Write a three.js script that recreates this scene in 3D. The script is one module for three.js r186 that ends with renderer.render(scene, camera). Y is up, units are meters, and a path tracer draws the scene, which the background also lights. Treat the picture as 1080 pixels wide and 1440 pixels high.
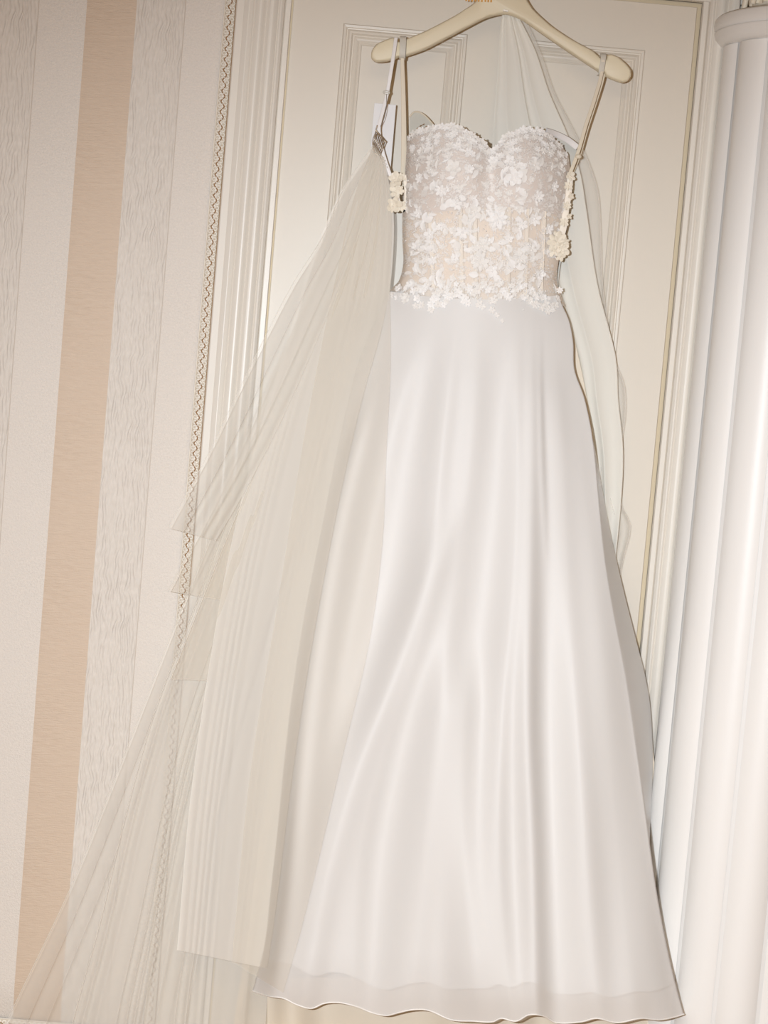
import * as THREE from 'three';
import { mergeGeometries, toCreasedNormals } from 'three/addons/utils/BufferGeometryUtils.js';
import { ImprovedNoise } from 'three/addons/math/ImprovedNoise.js';
import { RectAreaLightUniformsLib } from 'three/addons/lights/RectAreaLightUniformsLib.js';
import { RoundedBoxGeometry } from 'three/addons/geometries/RoundedBoxGeometry.js';

// ------------------------------------------------------------------ camera
const scene = new THREE.Scene();
const R = THREE.MathUtils.degToRad;
const camera = new THREE.PerspectiveCamera(30, 1080 / 1440, 0.05, 50);
camera.rotation.order = 'YXZ';
camera.position.set(0, 1.42, 3.3);
camera.rotation.set(R(-4.06), R(-1.023), R(4.935));
camera.updateMatrixWorld(true);
scene.add(camera);

// ------------------------------------------------------------------ light
RectAreaLightUniformsLib.init();
scene.background = new THREE.Color(0x000000);
const renderer = new THREE.WebGLRenderer({ antialias: true });
renderer.toneMapping = THREE.LinearToneMapping;
renderer.toneMappingExposure = 1.0;
renderer.shadowMap.enabled = true;
// the hand-held flash, just left of the lens
const FLASH = camera.localToWorld(new THREE.Vector3(-0.16, 0.055, 0.02));
const flash = new THREE.SpotLight(new THREE.Color().setRGB(0.825, 0.902, 0.985), 29, 0, R(35.5), 1, 2);
flash.position.copy(FLASH);
flash.target.position.set(0.12, 0.68, 0.05);
flash.castShadow = true;
flash.shadow.radius = 0.5;
scene.add(flash, flash.target);
// the warm ceiling lamp of the room
const lamp = new THREE.RectAreaLight(new THREE.Color().setRGB(1.0, 0.8, 0.52), 2.1, 1.9, 1.9);
lamp.position.set(-0.1, 2.545, 3.4);
lamp.rotation.x = -Math.PI / 2;
scene.add(lamp);

// ------------------------------------------------------------------ helpers
const F = 720 / Math.tan(R(15));
const V3 = (x, y, z) => new THREE.Vector3(x, y, z);
// the point at depth z of the room that the photograph shows at pixel (px, py)
function at(px, py, z) {
  const d = V3((px - 540) / F, -(py - 720) / F, -1).applyQuaternion(camera.quaternion);
  const t = (z - camera.position.z) / d.z;
  return d.multiplyScalar(t).add(camera.position);
}
let seed = 7;
const rnd = () => { seed = (seed * 1664525 + 1013904223) >>> 0; return seed / 4294967296; };
const rr = (a, b) => a + (b - a) * rnd();
const noise = new ImprovedNoise();
const clamp = (x, a = 0, b = 1) => Math.min(b, Math.max(a, x));
const sstep = (a, b, x) => { const t = clamp((x - a) / (b - a)); return t * t * (3 - 2 * t); };
const gauss = (x, s) => Math.exp(-(x * x) / (2 * s * s));
// table([[k, v], ...])(k): smooth interpolation
function table(t) {
  const n = t.length;
  const m = t.map((_, i) => {
    const a = t[Math.max(0, i - 1)], b = t[Math.min(n - 1, i + 1)];
    return (b[1] - a[1]) / (b[0] - a[0]);
  });
  return (k) => {
    if (k <= t[0][0]) return t[0][1] + m[0] * (k - t[0][0]);
    if (k >= t[n - 1][0]) return t[n - 1][1] + m[n - 1] * (k - t[n - 1][0]);
    let i = 0; while (k > t[i + 1][0]) i++;
    const h = t[i + 1][0] - t[i][0], s = (k - t[i][0]) / h, s2 = s * s, s3 = s2 * s;
    return t[i][1] * (2 * s3 - 3 * s2 + 1) + m[i] * h * (s3 - 2 * s2 + s) + t[i + 1][1] * (-2 * s3 + 3 * s2) + m[i + 1] * h * (s3 - s2);
  };
}
const names = {};
function numbered(name) {
  const k = names[name] = (names[name] ?? -1) + 1;
  return k ? `${name}_${String(k).padStart(3, '0')}` : name;
}
function thing(name, label, category, base = V3(0, 0, 0), group) {
  const o = new THREE.Group(); o.name = numbered(name); o.position.copy(base); scene.add(o);
  o.userData = { label, category }; if (group) o.userData.group = group;
  o.userData.base = undefined; delete o.userData.base;
  return o;
}
function struct(name, base = V3(0, 0, 0)) {
  const o = new THREE.Group(); o.name = name; o.position.copy(base); o.userData = { kind: 'structure' }; scene.add(o);
  return o;
}
function originOf(o) { const v = V3(0, 0, 0); for (let p = o; p && p !== scene; p = p.parent) v.add(p.position); return v; }
// geometry in room coordinates -> a named mesh under parent
function part(name, geo, mat, parent, label) {
  const m = new THREE.Mesh(geo, mat); m.castShadow = m.receiveShadow = true;
  if (parent !== scene) { const o = originOf(parent); geo.translate(-o.x, -o.y, -o.z); }
  m.name = parent === scene ? name : numbered(name); parent.add(m);
  if (label) m.userData.label = label;
  return m;
}
function grid(nu, nv, f, uvf) {           // f(u, v) -> Vector3
  const pos = [], uv = [], idx = [];
  for (let j = 0; j <= nv; j++) for (let i = 0; i <= nu; i++) {
    const p = f(i / nu, j / nv); pos.push(p.x, p.y, p.z);
    if (uvf) uv.push(...uvf(i / nu, j / nv, p)); else uv.push(p.x, p.y);
  }
  for (let j = 0; j < nv; j++) for (let i = 0; i < nu; i++) {
    const a = j * (nu + 1) + i, b = a + 1, c = a + nu + 1, d = c + 1;
    idx.push(a, c, b, b, c, d);
  }
  const g = new THREE.BufferGeometry();
  g.setAttribute('position', new THREE.Float32BufferAttribute(pos, 3));
  g.setAttribute('uv', new THREE.Float32BufferAttribute(uv, 2));
  g.setIndex(idx); g.computeVertexNormals();
  return g;
}
function box(x0, x1, y0, y1, z0, z1) {
  const g = new THREE.BoxGeometry(x1 - x0, y1 - y0, z1 - z0); g.translate((x0 + x1) / 2, (y0 + y1) / 2, (z0 + z1) / 2);
  return g;
}
function rbox(x0, x1, y0, y1, z0, z1, r = 0.002, s = 2) {
  const g = new RoundedBoxGeometry(x1 - x0, y1 - y0, z1 - z0, s, r); g.translate((x0 + x1) / 2, (y0 + y1) / 2, (z0 + z1) / 2);
  return g;
}
const plain = (gs) => mergeGeometries(gs.map((g) => { const h = g.index ? g.toNonIndexed() : g; for (const k of Object.keys(h.attributes)) if (!['position', 'normal', 'uv'].includes(k)) h.deleteAttribute(k); return h; }));
const tube = (pts, r, seg = 24, rad = 6) => new THREE.TubeGeometry(new THREE.CatmullRomCurve3(pts, false, 'centripetal'), seg, r, rad, false);
// a flat band along pts, of width w, with thickness
function ribbon(pts, w, th = 0.0012, seg = 40, side = V3(1, 0, 0)) {
  const c = new THREE.CatmullRomCurve3(pts, false, 'centripetal');
  const ring = [[-1, -1], [-0.8, 1], [0.8, 1], [1, -1], [-1, -1]];
  return grid(4, seg, (u, v) => {
    const p = c.getPointAt(v), t = c.getTangentAt(v);
    const s = side.clone().addScaledVector(t, -side.dot(t)).normalize(), n = s.clone().cross(t).normalize();
    if (n.z < 0) n.negate();
    const k = ring[Math.round(u * 4)], ww = typeof w === 'function' ? w(v) : w;
    return p.clone().addScaledVector(s, k[0] * ww / 2).addScaledVector(n, k[1] * th / 2);
  }, (u, v) => [u * 0.01, v]);
}
const at2 = (l, z) => l.map(([x, y, zz]) => at(x, y, zz ?? z));

// ------------------------------------------------------------------ textures
function canvasTex(w, h, draw, srgb = true) {
  const c = document.createElement('canvas'); c.width = w; c.height = h;
  draw(c.getContext('2d'), w, h);
  const t = new THREE.CanvasTexture(c); t.wrapS = t.wrapT = THREE.RepeatWrapping;
  if (srgb) t.colorSpace = THREE.SRGBColorSpace;
  return t;
}
function dataTex(w, h, f) {               // grey height map from f(x, y) in 0..1
  const a = new Uint8Array(w * h * 4);
  for (let y = 0; y < h; y++) for (let x = 0; x < w; x++) {
    const v = clamp(f(x, y)) * 255, i = (y * w + x) * 4; a[i] = a[i + 1] = a[i + 2] = v; a[i + 3] = 255;
  }
  const t = new THREE.DataTexture(a, w, h); t.wrapS = t.wrapT = THREE.RepeatWrapping; t.magFilter = THREE.LinearFilter; t.minFilter = THREE.LinearMipmapLinearFilter; t.generateMipmaps = true; t.needsUpdate = true;
  return t;
}
// noise that repeats with the texture
function tnoise(x, y, w, h, fx, fy, s) {
  const a = x / w, b = y / h;
  const n = (i, j) => noise.noise((a - i) * fx + s, (b - j) * fy + s * 1.7, s * 3.1);
  return (n(0, 0) * (1 - a) * (1 - b) + n(1, 0) * a * (1 - b) + n(0, 1) * (1 - a) * b + n(1, 1) * a * b);
}
// crinkled paper: long wandering vertical wrinkles. 0.25 m square
const crinkleTex = dataTex(512, 512, (x, y) => {
  const wob = 1.6 * tnoise(x, y, 512, 512, 8, 14, 5.2);
  const n1 = tnoise(x + wob * 9, y, 512, 512, 40, 7, 1.3), n2 = tnoise(x + wob * 7, y, 512, 512, 66, 12, 8.8);
  return 0.25 + 0.95 * Math.pow(1 - Math.min(1, Math.abs(n1) * 2.6), 2) * 0.8 + 0.25 * n2;
});
const sandTex = dataTex(512, 512, (x, y) => 0.5 + 0.5 * tnoise(x, y, 512, 512, 90, 110, 2.1) + 0.45 * tnoise(x, y, 512, 512, 200, 190, 4.4));
const threadTex = dataTex(512, 512, (x, y) => 0.5 + 0.5 * tnoise(x, y, 512, 512, 14, 170, 3.3) + 0.25 * tnoise(x, y, 512, 512, 90, 120, 6.1));
const weaveTex = dataTex(256, 256, (x, y) => 0.5 + 0.22 * Math.sin(x / 256 * Math.PI * 2 * 64) + 0.22 * Math.sin(y / 256 * Math.PI * 2 * 64) + 0.3 * tnoise(x, y, 256, 256, 30, 60, 7.7));
const paintTex = dataTex(256, 256, (x, y) => 0.5 + 0.4 * tnoise(x, y, 256, 256, 12, 30, 1.1) + 0.25 * tnoise(x, y, 256, 256, 60, 80, 2.9));
const rep = (t, sx, sy = sx) => { const c = t.clone(); c.repeat.set(1 / sx, 1 / sy); c.needsUpdate = true; return c; };
// wallpaper colour: fine specks of grain
function grain(base, dark, fx, fy, s) {
  const w = 256, h = 256, a = new Uint8Array(w * h * 4), A = new THREE.Color(base), B = new THREE.Color(dark);
  const e = new THREE.Color();
  for (let y = 0; y < h; y++) for (let x = 0; x < w; x++) {
    const k = clamp(0.5 + 0.7 * tnoise(x, y, w, h, fx, fy, s) + 0.45 * tnoise(x, y, w, h, fx * 2.3, fy * 1.9, s + 3));
    e.copy(A).lerp(B, k).convertLinearToSRGB(); const i = (y * w + x) * 4;
    a[i] = e.r * 255; a[i + 1] = e.g * 255; a[i + 2] = e.b * 255; a[i + 3] = 255;
  }
  const t = new THREE.DataTexture(a, w, h); t.colorSpace = THREE.SRGBColorSpace; t.wrapS = t.wrapT = THREE.RepeatWrapping; t.magFilter = THREE.LinearFilter; t.needsUpdate = true;
  return t;
}

// ------------------------------------------------------------------ materials
const std = (color, o = {}) => new THREE.MeshStandardMaterial({ color, roughness: 0.6, ...o });
const M = {
  doorPaint: new THREE.MeshPhysicalMaterial({ color: 0xdfd6c8, roughness: 0.42, bumpMap: rep(paintTex, 0.25, 0.25), bumpScale: 0.00015 }),
  casingPaint: new THREE.MeshPhysicalMaterial({ color: 0xe6dfd4, roughness: 0.38, bumpMap: rep(paintTex, 0.25, 0.25), bumpScale: 0.0001 }),
  seal: std(0xd8c8ab, { roughness: 0.8 }),
  crinkle: std(0xffffff, { map: rep(grain('#e9e1d8', '#dbd2c7', 60, 20, 2.2), 0.25), roughness: 0.75, bumpMap: rep(crinkleTex, 0.25, 0.34), bumpScale: 0.0015 }),
  sand: std(0xffffff, { map: rep(grain('#eae2d9', '#dfd6cc', 80, 80, 4.2), 0.25), roughness: 0.7, bumpMap: rep(sandTex, 0.25), bumpScale: 0.0007 }),
  tan: std(0xffffff, { map: rep(grain('#dac6b1', '#d1bba5', 12, 120, 1.2), 0.25), roughness: 0.6, bumpMap: rep(threadTex, 0.25), bumpScale: 0.0006 }),
  pinstripe: std(0xcbbfb2, { roughness: 0.6 }),
  wall: std(0xc4ae8e, { roughness: 0.9 }),
  floor: std(0xb59a7c, { roughness: 0.55 }),
  column: new THREE.MeshPhysicalMaterial({ color: 0xf5f2ee, roughness: 0.42, bumpMap: rep(paintTex, 0.3, 0.5), bumpScale: 0.0003 }),
  hanger: new THREE.MeshPhysicalMaterial({ color: 0xe7dabd, roughness: 0.5 }),
  gold: std(0xb98a4a, { roughness: 0.4, metalness: 0.6 }),
  steel: std(0x9b8f82, { roughness: 0.28, metalness: 1 }),
  comb: std(0xb5a693, { roughness: 0.25, metalness: 0.6 }),
  satin: new THREE.MeshPhysicalMaterial({ color: 0xf4f1ed, roughness: 0.55, sheen: 0.3, sheenRoughness: 0.35, sheenColor: new THREE.Color(0xffffff), side: THREE.DoubleSide, bumpMap: rep(weaveTex, 0.04), bumpScale: 0.00008 }),
  organza: new THREE.MeshPhysicalMaterial({ color: 0xf3f0ed, roughness: 0.53, sheen: 0.3, sheenRoughness: 0.3, sheenColor: new THREE.Color(0xffffff), side: THREE.DoubleSide, transparent: true, opacity: 0.72 }),
  lining: std(0xe3d6c2, { roughness: 0.6, side: THREE.DoubleSide }),
  backSatin: std(0xccc8bd, { roughness: 0.55, side: THREE.DoubleSide }),
  hem: std(0xf4efe9, { roughness: 0.4 }),
  tulle: std(0xf8f3ea, { roughness: 0.9, side: THREE.DoubleSide, transparent: true, opacity: 0.34 }),
  tulleMid: std(0xf9f4ec, { roughness: 0.9, side: THREE.DoubleSide, transparent: true, opacity: 0.54 }),
  tulleFine: std(0xf6eddd, { roughness: 0.9, side: THREE.DoubleSide, transparent: true, opacity: 0.24 }),
  tulleDense: std(0xf0ece2, { roughness: 0.8, side: THREE.DoubleSide, transparent: true, opacity: 0.86 }),
  thread: std(0xf0eadf, { roughness: 0.7 }),
  strapWhite: std(0xf2eeec, { roughness: 0.45 }),
  strapCream: std(0xe2d5bf, { roughness: 0.55 }),
  clear: std(0xe3ddd0, { roughness: 0.5, transparent: true, opacity: 0.75 }),
  card: std(0xeceaea, { roughness: 0.55 }),
  string: std(0x8a8078, { roughness: 0.6 }),
  nudeCup: std(0xece0d7, { roughness: 0.75, side: THREE.DoubleSide }),
  nudeBody: std(0xf5e6d6, { roughness: 0.7, side: THREE.DoubleSide }),
  bone: std(0xf3e8d9, { roughness: 0.5 }),
  petal: std(0xfbf8f5, { roughness: 0.65, side: THREE.DoubleSide, transparent: true, opacity: 0.95 }),
  petal2: std(0xfaf6f1, { roughness: 0.65, side: THREE.DoubleSide, transparent: true, opacity: 0.88 }),
  petalCream: new THREE.MeshPhysicalMaterial({ color: 0xf0e6d4, roughness: 0.6, side: THREE.DoubleSide, sheen: 0.3 }),
  pearl: new THREE.MeshPhysicalMaterial({ color: 0xf6f2ee, roughness: 0.12, clearcoat: 1 }),
  braidBrown: std(0x9c7346, { roughness: 0.5 }),
  braidPale: std(0xefe7da, { roughness: 0.4 }),
  glow: new THREE.MeshStandardMaterial({ color: 0xffffff, emissive: new THREE.Color(1, 0.77, 0.46), emissiveIntensity: 1.0 }),
};

// ------------------------------------------------------------------ room shell
const X = (px, py = 30, z = 0) => at(px, py, z).x;
const xTan0 = X(122), xTan1 = X(192), xPin = X(260), xPin0 = X(55), xLace0 = X(314), xLace1 = X(331);
const xLeaf0 = X(410.5), xLeaf1 = at(974, 80, 0).x, yLeafTop = at(979, 10, 0).y, gap = 0.0085;
const yLace = at(3, 1438, 0).y;           // bottom gimp of the papered panel
const RX0 = -2.2, RX1 = 1.9, RZ1 = 4.6, CEIL = 2.6;

part('floor', box(RX0 - 0.1, RX1 + 0.1, -0.1, 0, -0.2, RZ1 + 0.1), M.floor, scene).userData.kind = 'structure';
part('ceiling', box(RX0 - 0.1, RX1 + 0.1, CEIL, CEIL + 0.1, -0.2, RZ1 + 0.1), M.wall, scene).userData.kind = 'structure';
part('wall_left', box(RX0 - 0.1, RX0, 0, CEIL, -0.2, RZ1), M.wall, scene).userData.kind = 'structure';
part('wall_right', box(RX1, RX1 + 0.1, 0, CEIL, -0.2, RZ1), M.wall, scene).userData.kind = 'structure';
part('wall_front', box(RX0 - 0.1, RX1 + 0.1, 0, CEIL, RZ1, RZ1 + 0.1), M.wall, scene).userData.kind = 'structure';

const wallBack = struct('wall_back');
part('plaster', plain([box(RX0, xLeaf0 - 0.006, 0, CEIL, -0.15, -0.026), box(xLeaf1 + gap, RX1, 0, CEIL, -0.15, -0.004), box(xLeaf0 - 0.006, xLeaf1 + gap, yLeafTop + gap, CEIL, -0.15, -0.004), box(xLeaf0 - 0.006, xLeaf1 + gap, 0, yLeafTop + gap, -0.2, -0.06)]), M.casingPaint, wallBack);
// wallpaper: crinkled, sanded and tan stripes; the padded panel turns in towards the gimp at its foot and beside the door
function stripe(x0, x1, m, proud = 0) {
  const y0 = yLace, y1 = CEIL;
  const g = grid(12, 90, (u, v) => {
    const x = x0 + (x1 - x0) * u, y = y0 + (y1 - y0) * Math.pow(v, 1.7);
    const near = Math.min((y - y0) / 0.075, 1), side = clamp((xLace0 + 0.004 - x) / 0.02);
    const z = -0.018 * Math.pow(1 - near, 2) - 0.004 * Math.pow(1 - side, 2) + proud * (u > 0.02 && u < 0.98 ? 1 : 0.2);
    return V3(x, y, z + 0.001);
  }, (u, v, p) => [p.x, p.y]);
  // wind the faces towards the room
  g.index.array.reverse(); g.computeVertexNormals();
  return part('wallpaper_stripe', g, m, wallBack);
}
{
  const wT = xTan1 - xTan0, wC = xPin - xTan1, wS = xLace0 - xPin, gapPin = 0.0016;
  let x = xLace0 + 0.004;
  // from the gimp leftwards
  const seq = [[wS, M.sand], [gapPin, M.pinstripe], [wC, M.crinkle], [wT, M.tan], [xTan0 - xPin0, M.sand], [gapPin, M.pinstripe], [wC, M.crinkle], [wT, M.tan]];
  x = xLace0 + 0.004;
  for (const [w, m] of [...seq, ...seq, ...seq]) { stripe(x - w - (m === M.sand && x > xLace0 ? 0.004 : 0), x, m, m === M.tan ? 0.0004 : 0); x -= w + (m === M.sand && x > xLace0 ? 0.004 : 0); if (x < RX0) break; }
}
part('skirting', rbox(RX0, xLace1, 0, yLace - 0.012, -0.006, 0.016, 0.004), M.casingPaint, wallBack);

// braided gimp along the panel's edges
function gimpTex() {
  return canvasTex(64, 64, (c, w, h) => {
    c.fillStyle = '#d6cab8'; c.fillRect(0, 0, w, h);
    c.strokeStyle = '#f6f1e8'; c.lineWidth = 4;
    for (let k = -1; k < 3; k++) { c.beginPath(); c.arc(20, 16 + k * 32, 11, 0, 7); c.stroke(); c.beginPath(); c.arc(44, 32 + k * 32, 11, 0, 7); c.stroke(); }
    c.fillStyle = '#a08a6a'; for (let k = 0; k < 6; k++) { c.fillRect(57, k * 10.7, 5, 5); c.fillRect(2, k * 10.7 + 5, 3, 4); }
    c.fillStyle = '#ad9b80'; for (let k = 0; k < 2; k++) { c.fillRect(19, 14 + k * 32, 4, 5); c.fillRect(43, 30 + k * 32, 4, 5); }
  });
}
const gimpMap = gimpTex();
const gimpMat = std(0xffffff, { map: gimpMap, roughness: 0.55, side: THREE.DoubleSide });
function gimp(name, a, dir, len, w) {      // a: corner, dir: unit vector along, band lies to the right of dir
  const g = struct(name, a.clone());
  const side = V3(dir.y, -dir.x, 0), P = (s, t, z) => a.clone().addScaledVector(dir, s).addScaledVector(side, t).setZ(a.z + z);
  part('braid_band', grid(6, 120, (u, v) => P(len * v, w * u, 0.0035 * Math.sqrt(1 - Math.pow(2 * u - 1, 4))), (u, v) => [u, v * len / 0.0177]), gimpMat, g);
  const zig = (amp, ph, mid, wob) => { const p = [], n = Math.round(len / 0.0177) * 4; for (let i = 0; i <= n; i++) { const s = i / n * len; p.push(P(s, mid + amp * [0, 1, 0, -1][(i + ph) % 4] + wob * (rnd() - 0.5), 0.0042 + (ph ? 0.0006 : 0))); } return p; };
  const n = Math.round(len / 0.0177) * 12;
  part('zigzag_cord', tube(zig(0.0029, 0, w * 0.5, 0.0008), 0.00105, n, 5), M.braidBrown, g);
  part('loop_cord', tube(zig(0.0034, 2, w * 0.5, 0.0006), 0.0008, n, 5), M.braidPale, g);
  part('edge_cord', tube([P(0, 0.0006, 0.001), P(len / 2, 0.0006, 0.001), P(len, 0.0006, 0.001)], 0.001, 8, 5), M.braidPale, g);
  part('edge_cord', tube([P(0, w - 0.0006, 0.001), P(len / 2, w - 0.0006, 0.001), P(len, w - 0.0006, 0.001)], 0.001, 8, 5), M.braidBrown, g);
}
gimp('trim_1', V3(xLace0, yLace - 0.01, 0.0005), V3(0, 1, 0), CEIL - yLace, xLace1 - xLace0);
gimp('trim_2', V3(RX0, yLace + 0.004, -0.012), V3(1, 0, 0), xLace0 - RX0, xLace1 - xLace0);

// moulded casing: profile of (distance from the door side, height), swept up the wall
function casingProfile(w) {
  const p = [[0, -0.02], [0, 0.006], [0.001, 0.008], [0.009, 0.008], [0.0105, 0.006], [0.0115, 0.012]];
  const bead = (a, b, z, h) => { for (let k = 0; k <= 8; k++) { const t = k / 8; p.push([a + (b - a) * t, z + h * Math.sin(Math.PI * t)]); } };
  bead(0.0125, 0.021, 0.013, 0.003); bead(0.0225, 0.041, 0.016, 0.0045); bead(0.0425, 0.061, 0.018, 0.0045); bead(0.0625, 0.079, 0.02, 0.003);
  while (p[p.length - 1][0] > w - 0.004) p.pop();
  p.push([w - 0.002, p[p.length - 1][1] + 0.002], [w, p[p.length - 1][1]], [w, -0.03]);
  return p;
}
function casing(name, x, dirx, w, y1) {
  const pr = casingProfile(w), g = struct(name, V3(x, 0, 0));
  const geo = grid(pr.length - 1, 1, (u, v) => { const q = pr[Math.round(u * (pr.length - 1))]; return V3(x + dirx * q[0], v * y1, q[1]); });
  const c = toCreasedNormals(dirx > 0 ? flip(geo) : geo, R(28));
  part('moulded_board', c, M.casingPaint, g);
}
function flip(g) { g.index.array.reverse(); g.computeVertexNormals(); return g; }
casing('trim_3', xLeaf0 - 0.0025, -1, xLeaf0 - 0.0025 - xLace1 - 0.001, yLeafTop + 0.1);
casing('trim_4', xLeaf1 + gap, 1, 0.06, yLeafTop + 0.1);
{ const g = struct('trim_5', V3(0, yLeafTop, 0)); part('head_board', rbox(xLeaf0 - 0.09, xLeaf1 + 0.1, yLeafTop + gap, yLeafTop + gap + 0.1, -0.02, 0.012, 0.003), M.casingPaint, g); }

// ------------------------------------------------------------------ the door
const door = struct('door_1', V3(xLeaf0, 0, 0));
part('door_leaf', rbox(xLeaf0, xLeaf1, 0.006, yLeafTop, -0.045, 0, 0.0015), M.doorPaint, door);
part('door_seal', plain([box(xLeaf0 - 0.003, xLeaf0, 0, yLeafTop + gap, -0.05, -0.003), box(xLeaf1, xLeaf1 + gap, 0, yLeafTop + gap, -0.05, -0.008), box(xLeaf0, xLeaf1, yLeafTop, yLeafTop + gap, -0.05, -0.008)]), M.seal, door);
function moulding(x0, x1, y0, y1) {
  const pr = [[0, 0], [0.0004, 0.006], [0.002, 0.009], [0.004, 0.0095], [0.006, 0.008], [0.0072, 0.0045], [0.009, 0.004], [0.0105, 0.0075], [0.013, 0.0095], [0.0155, 0.009], [0.0175, 0.006], [0.0185, 0.003], [0.020, 0.003], [0.0215, 0.0055], [0.024, 0.007], [0.0265, 0.006], [0.0285, 0.003], [0.030, 0.0015], [0.0315, 0.003], [0.033, 0.003], [0.0345, 0.0003]];
  const gs = [];
  const corner = (k, d) => [[x0 + d, y0 + d], [x1 - d, y0 + d], [x1 - d, y1 - d], [x0 + d, y1 - d]][k % 4];
  for (let k = 0; k < 4; k++) gs.push(grid(pr.length - 1, 1, (u, v) => { const q = pr[Math.round(u * (pr.length - 1))], c = corner(k + (v ? 1 : 0), q[0]); return V3(c[0], c[1], q[1] * 0.6); }));
  const m = plain(gs.map((g) => toCreasedNormals(flip(g), R(35))));
  part('panel_moulding', m, M.doorPaint, door);
}
{
  const yT = at(483, 33, 0).y, a0 = at(483, 33, 0).x, a1 = at(658, 49, 0).x, b1 = at(907, 72, 0).x, b0 = b1 - (a1 - a0);
  moulding(a0, a1, yT - 0.92, yT); moulding(b0, b1, yT - 0.92, yT);
  moulding(a0, a1, 0.22, yT - 1.06); moulding(b0, b1, 0.22, yT - 1.06);
}

// ------------------------------------------------------------------ fluted column
{
  const zc = 0.03, ax = at(1086, 850, zc).x, Rr = 0.1725, top = at(1060, 38, zc + 0.17).y;
  const col = thing('fluted_column', 'round white column with broad rounded reeds and a disc shaped capital, right of the door', 'column', V3(ax, 0, zc));
  const az = Math.atan2(camera.position.x - ax, camera.position.z - zc), step = R(24), first = az + R(-9.3);
  const lathe = (pr) => { const g = new THREE.LatheGeometry(pr.map(([r, y]) => new THREE.Vector2(r, y)), 96); g.translate(ax, 0, zc); return g; };
  part('shaft', lathe([[Rr - 0.002, 0.15], [Rr - 0.002, top + 0.002]]), M.column, col);
  for (let k = 0; k < 15; k++) {
    const mid = first + step * (k + 0.5), half = step * 0.5 - R(1.15), y0 = 0.22, y1 = top - 0.004;
    const g = grid(14, 14, (u, v) => {
      const a = mid + (u * 2 - 1) * half, e = 1 - Math.pow(Math.abs(u * 2 - 1), 2.2);
      const vv = [0, 0.002, 0.006, 0.2, 0.5, 0.8, 0.97, 0.99, 0.996, 0.998, 0.9986, 0.9992, 0.9996, 0.9999, 1][Math.round(v * 14)];
      const ends = Math.sqrt(clamp(1 - Math.pow(clamp((vv - 0.998) / 0.002), 2)));
      const r = Rr - 0.002 + (0.002 + 0.008 * e) * (v === 0 ? 0 : ends);
      return V3(ax + r * Math.sin(a), y0 + (y1 - y0) * vv, zc + r * Math.cos(a));
    });
    part('reed', flip(g), M.column, col);
  }
  const t = top;
part('capital', lathe([[Rr - 0.01, t - 0.006], [Rr + 0.006, t - 0.004], [Rr + 0.013, t + 0.001], [Rr + 0.018, t + 0.008], [Rr + 0.0205, t + 0.017], [Rr + 0.0205, t + 0.0195], [Rr + 0.018, t + 0.0205], [Rr + 0.021, t + 0.0225], [Rr + 0.0225, t + 0.03], [Rr + 0.0215, t + 0.04], [Rr + 0.018, t + 0.0445], [0.02, t + 0.046], [0, t + 0.046]]), M.column, col);
  part('column_base', lathe([[0, 0.0], [Rr + 0.05, 0.0], [Rr + 0.05, 0.08], [Rr + 0.04, 0.1], [Rr + 0.045, 0.13], [Rr + 0.035, 0.16], [Rr + 0.02, 0.18], [Rr + 0.018, 0.21], [Rr, 0.23], [Rr - 0.01, 0.23]]), M.column, col);
  // the ribbed plaster ornament standing on it
  const yb = t + 0.0465, zo = zc + 0.085, orn = thing('plaster_ornament', 'cream ornament with upright curved ribs, only its foot visible on top of the white column', 'ornament', V3(ax, yb, zo));
  const pr = [[0, 0], [0.15, 0], [0.152, 0.006], [0.148, 0.03], [0.145, 0.08], [0.15, 0.16], [0.155, 0.24], [0.12, 0.27], [0, 0.28]];
  part('body', lathe(pr.map(([r, y]) => [r, yb + y])).translate(0, 0, -zc).scale(1, 1, 0.5).translate(0, 0, zo), M.petalCream, orn);
  for (let k = 0; k < 26; k++) {
    const a = k / 26 * Math.PI * 2, p = [];
    for (let j = 0; j <= 6; j++) { const s = j / 6, rad = 0.15 + 0.008 * Math.sin(s * 3) + 0.01 * s * s, aa = a + 0.1 * Math.sin(s * 4 + k); p.push(V3(ax + rad * Math.sin(aa), yb + 0.005 + s * 0.22, zo + rad * 0.52 * Math.cos(aa))); }
    part('rib', tube(p, 0.0065, 10, 6), M.petalCream, orn);
  }
  for (let k = 0; k < 13; k++) {
    const a = k / 13 * Math.PI * 2 + 0.13, p = [];
    for (let j = 0; j <= 5; j++) { const s = j / 5, rad = 0.163 + 0.005 * Math.sin(s * 5 + k); p.push(V3(ax + rad * Math.sin(a + 0.06 * Math.sin(s * 5)), yb + 0.003 + s * 0.16, zo + rad * 0.55 * Math.cos(a + 0.06 * Math.sin(s * 5)))); }
    part('scroll', tube(p, 0.005, 10, 6), M.petalCream, orn);
  }
}

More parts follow.
